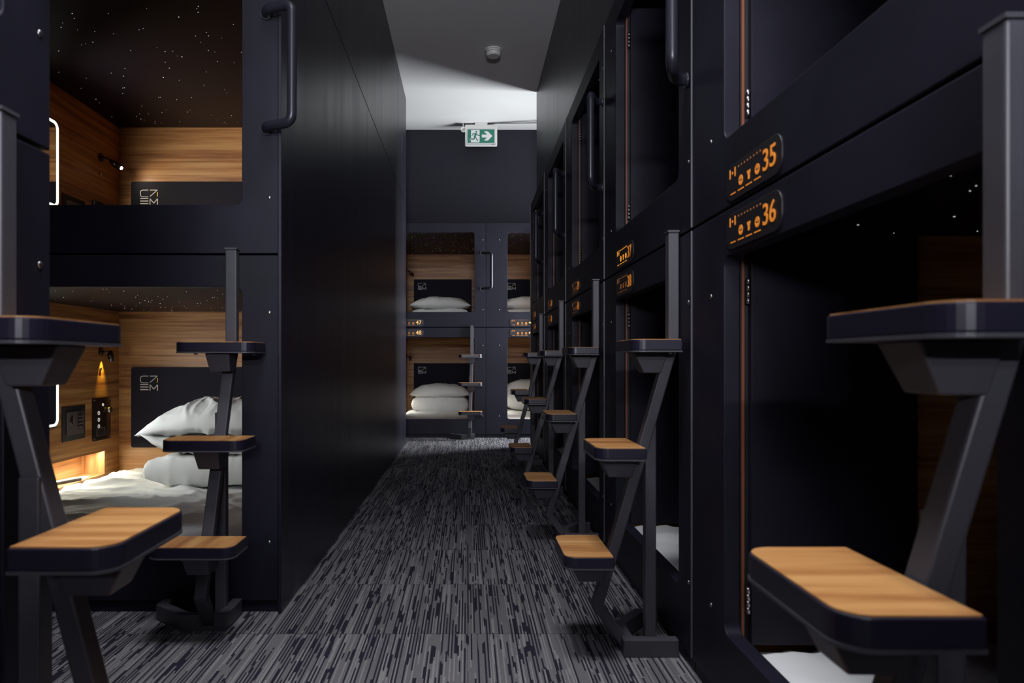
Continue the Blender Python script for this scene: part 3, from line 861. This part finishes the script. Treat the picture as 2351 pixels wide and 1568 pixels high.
# far capsules
for x0, nu, bx in ((0.205 - 1.266, 47, -0.365), (0.205, 45, 0.86)):
    for lvl, z, num in (('upper', 1.356, nu), ('lower', 0.170, nu + 1)):
        sheet('mattress', x0 + 0.225, x0 + 1.266 - 0.065, D_FAR + 0.06, D_FAR + 2.09, LEVEL[lvl]['bed'] - 0.0345, z, num, 0.015, 40, 50,
              'white bed inside the far capsule %d' % num, 'mattress', 'white beds in the far capsules')
        if not (num == 46):
            pillow('folded_duvet', 0.78, 0.46, 0.20, num, (bx, D_FAR + 1.74, z + 0.105), 0, 'white folded duvet under the pillow in far capsule %d' % num, 'duvet', 'folded duvets in the far capsules', (44, 30), 0.012, 0, 0.5, 8, ex=0.28)
            pillow('pillow', 0.83, 0.48, 0.19, num + 3, (bx, D_FAR + 1.72, z + 0.262), 0.02, 'white pillow against the headboard of far capsule %d' % num, 'pillow', GB, (44, 30), 0.012, 0.02, 0.4, 2.4)
        else:
            pillow('pillow', 0.80, 0.30, 0.42, num + 3, (bx, D_FAR + 1.84, z + 0.22), 0.05, 'white pillow propped upright in far capsule 46, beside the yellow glow', 'pillow', GB, (44, 30), 0.014, 0.02, 0.5, 3.4)
# right row, the lower beds that can be seen into
for k in range(4):
    far = 1.979 + PITCH * k; num = 36 + 2 * k
    sheet('mattress', 0.225, PITCH - 0.065, 0.055, 2.09, 0.0655, 0.172, num * 1.3, 0.020, 60, 80,
          'white creased bed at the bottom of the opening of capsule %d' % num, 'mattress', 'white beds of the right-hand row', (XR, far, 0), -PI / 2)

# remote control and card on the niche shelf
xs = X_NL + 0.21
t = thing('remote_control', 'dark remote control with white keys on the lit wooden shelf', 'remote control', (xs - 0.055, D_NEAR + 1.60, 0.1725), math.radians(-18))
bm = bmesh.new(); prism(bm, rrect(-0.024, 0.024, -0.09, 0.09, 0.01, 4), 'z', 0.0, 0.016); obj('body', bm, M['black'], t, 0.003)
bm = bmesh.new()
for i in range(3):
    for k in range(8): box(bm, -0.017 + i * 0.0125, -0.008 + i * 0.0125, -0.078 + k * 0.019, -0.066 + k * 0.019, 0.016, 0.0185)
obj('keys', bm, M['white_plastic'], t)
bm = bmesh.new(); prism(bm, rrect(-0.028, 0.028, -0.045, 0.045, 0.006, 3), 'z', 0, 0.004)
o = tag(obj('card', bm, M['white_plastic']), 'small white card lying beside the remote control on the lit shelf', 'card'); o.location = (xs - 0.045, D_NEAR + 1.755, 0.1725); o.rotation_euler = (0, 0, 0.3)

# ------------------------------------------------------------------ exit sign, detector, cables
SX, SY = 0.158, 8.16
t = thing('exit_sign', 'white-framed green running man emergency sign with an arrow, hung from the ceiling', 'exit sign', (SX, SY, 3.335))
bm = bmesh.new(); prism(bm, rrect(-0.185, 0.185, 0.0, 0.245, 0.012, 4), 'y', -0.018, 0.018); obj('housing', bm, M['white_plastic'], t, 0.004)
bm = bmesh.new(); box(bm, -0.182, 0.182, -0.026, -0.018, 0.001, 0.010); obj('bottom_edge', bm, M['white_plastic'], t)
bm = bmesh.new(); box(bm, -0.072, 0.072, -0.03, 0.03, 0.2455, 0.2648); obj('ceiling_mount', bm, M['white_plastic'], t, 0.003)
fx0, fx1, fz0, fz1 = -0.160, 0.160, 0.028, 0.192
bm = bmesh.new(); box(bm, fx0, fx1, -0.0205, -0.018, fz0, fz1); fp = obj('sign_panel', bm, M['sign_white'], t)
gx0, gx1, gz0, gz1 = -0.155, 0.155, 0.032, 0.187


def uv(u, v):
    return (gx0 + (gx1 - gx0) * u, gz1 - (gz1 - gz0) * v)


bm = bmesh.new(); prism(bm, [uv(0, 1), uv(1, 1), uv(1, 0), uv(0, 0)], 'y', -0.0215, -0.0205); obj('green_field', bm, M['green'], fp)
Q = lambda x, y: uv((x - 420) / (1480 - 420), (y - 670) / (1205 - 670))      # measured positions on the sign face
bm = bmesh.new()
prism(bm, [Q(*p) for p in ((555, 690), (890, 690), (890, 1160), (860, 1185), (545, 1185), (555, 1120))], 'y', -0.0222, -0.0215)
prism(bm, [Q(*p) for p in ((495, 1090), (520, 1035), (565, 1015), (565, 1100))], 'y', -0.02225, -0.0215)
obj('doorway', bm, M['sign_white'], fp)
bm = bmesh.new()
prism(bm, [Q(*p) for p in ((980, 875), (1185, 875), (1062, 748), (1215, 748), (1398, 930), (1215, 1112), (1062, 1112), (1185, 990), (980, 990))], 'y', -0.0222, -0.0215)
obj('arrow', bm, M['sign_white'], fp)
bm = bmesh.new()


LAYER = [0.0]


def limb(pts, wd):
    LAYER[0] += 0.00012; la = LAYER[0]
    pts = [Vector(Q(*p)) for p in pts]; wd = wd / 1060 * (gx1 - gx0)
    for a, b in zip(pts, pts[1:]):
        d = (b - a).normalized(); nn = Vector((-d.y, d.x)) * wd / 2
        prism(bm, [tuple(a - nn), tuple(b - nn), tuple(b + nn), tuple(a + nn)], 'y', -0.0229 - la, -0.0222)
    for p in pts:
        la += 0.00003
        prism(bm, [(p.x + wd / 2 * math.cos(k * PI / 4), p.y + wd / 2 * math.sin(k * PI / 4)) for k in range(8)], 'y', -0.0229 - la, -0.0222)


hc = Vector(Q(767, 768)); r_ = 36 / 1060 * (gx1 - gx0)
prism(bm, [(hc.x + r_ * math.cos(k * PI / 8), hc.y + r_ * math.sin(k * PI / 8)) for k in range(16)], 'y', -0.0229, -0.0222)
limb([(598, 905), (650, 838), (755, 838)], 30)
limb([(770, 838), (830, 905), (885, 905)], 30)
limb([(740, 860), (705, 950)], 74)
limb([(695, 960), (675, 1055), (540, 1055)], 38)
limb([(720, 960), (815, 1120)], 38)
obj('running_figure', bm, M['green'], fp)
bm = bmesh.new(); box(bm, 0.118, 0.152, -0.0188, -0.018, 0.0145, 0.0185); obj('maker_mark', bm, M['black'], t)

t = thing('emergency_spotlight', 'small round spotlight head beside the exit sign', 'spotlight', (-0.048, 8.16, 3.525))
bm = bmesh.new(); tube(bm, [(0, 0.01, 0), (0.0, -0.02, -0.004), (0.002, -0.034, -0.006)], [0.020, 0.030, 0.030], 20); obj('housing', bm, M['white_plastic'], t)
bm = bmesh.new(); tube(bm, [(0.002, -0.034, -0.006), (0.002, -0.036, -0.006)], 0.025, 20); obj('lens', bm, M['chrome'], t)
bm = bmesh.new(); tube(bm, [(0, 0.0, 0.018), (0, 0.0, 0.0748)], 0.008, 10); obj('stem', bm, M['white_plastic'], t)

for k, (zz, yy, lb) in enumerate(((3.592, 8.14, 'thin grey cable running along the ceiling to the exit sign, nearer the wall'), (3.592, 8.04, 'thin grey cable drooping along the ceiling to the exit sign, nearer the aisle'))):
    bm = bmesh.new(); pts = []
    for i in range(15):
        u = i / 14; pts.append((0.235 + u * 1.3, 8.15 - (0.06 + k * 0.10) * u - 0.02 * k - 0.02 * k * math.sin(u * PI), zz - 0.004 * k * math.sin(u * PI)))
    tube(bm, pts, 0.0045, 8); tag(obj('cable', bm, M['cable']), lb, 'cable', 'cables of the exit sign')

t = thing('smoke_detector', 'round white smoke detector on the grey part of the ceiling', 'smoke detector', (0.229, 6.22, H_CEIL))
bm = bmesh.new(); tube(bm, [(0, 0, -0.0005), (0, 0, -0.010)], 0.074, 40); obj('base', bm, M['white_plastic'], t, 0.002)
bm = bmesh.new(); tube(bm, [(0, 0, -0.010), (0, 0, -0.030), (0, 0, -0.052), (0, 0, -0.062)], [0.067, 0.066, 0.062, 0.052], 40); obj('cover', bm, M['white_plastic'], t)
bm = bmesh.new(); tube(bm, [(0, 0, -0.0285), (0, 0, -0.0315)], 0.0668, 40); obj('vent_slot', bm, M['black'], t)


# ------------------------------------------------------------------ lamps inside the capsules
def spot(name, loc, aim, power, col, deg, blend=0.5, r=0.01):
    l = bpy.data.lights.new(name, 'SPOT'); l.energy = power; l.color = col; l.spot_size = math.radians(deg); l.spot_blend = blend
    l.shadow_soft_size = r; o = bpy.data.objects.new(name, l); C.objects.link(o); o.location = loc
    o.rotation_euler = Vector(aim).to_track_quat('-Z', 'Y').to_euler(); return o


xw = X_NL + 0.21; yl = D_NEAR + 1.87
spot('reading_beam_lower', (xw + 0.020, yl + 0.012, 0.905), (-0.05, 0.0, -1), 9, (1.0, 0.66, 0.07), 46, 1.0, 0.004)
spot('reading_beam_upper', (xw + 0.12, yl + 0.06, 2.055), (0.8, 0.35, -0.45), 1.5, (1.0, 0.85, 0.62), 160, 1.0, 0.01)
area('niche_glow', (xw - 0.03, D_NEAR + 1.56, 0.306), (0.30, 0, -1), 0.7, 0.03, 5.0, (1.0, 0.97, 0.80))
area('mirror_glow_lower', (xw + 0.02, D_NEAR + 1.10, 0.74), (1, 0.8, -0.05), 0.55, 0.40, 6.5, (0.97, 0.98, 0.96), 120)
area('mirror_glow_upper', (xw + 0.02, D_NEAR + 1.10, 1.93), (1, 0.55, -0.1), 0.55, 0.40, 17.0, (1.0, 0.92, 0.78), 130)
for x0, nm in ((0.205 - 1.266, 'left'), (0.205, 'right')):
    xi = x0 + 0.21
    for dz in (0.0, 1.186):
        area('mirror_glow_far_%s' % nm, (xi + 0.02, D_FAR + 1.10, 0.75 + dz), (1, 0.45, -0.1), 0.5, 0.38, 1.7, (1.0, 0.97, 0.93))
    area('bed_glow_far_%s' % nm, (xi + 0.03, D_FAR + 1.45, 0.34), (0.6, 0, -1), 0.6, 0.03, 0.9, (1.0, 0.98, 0.86))
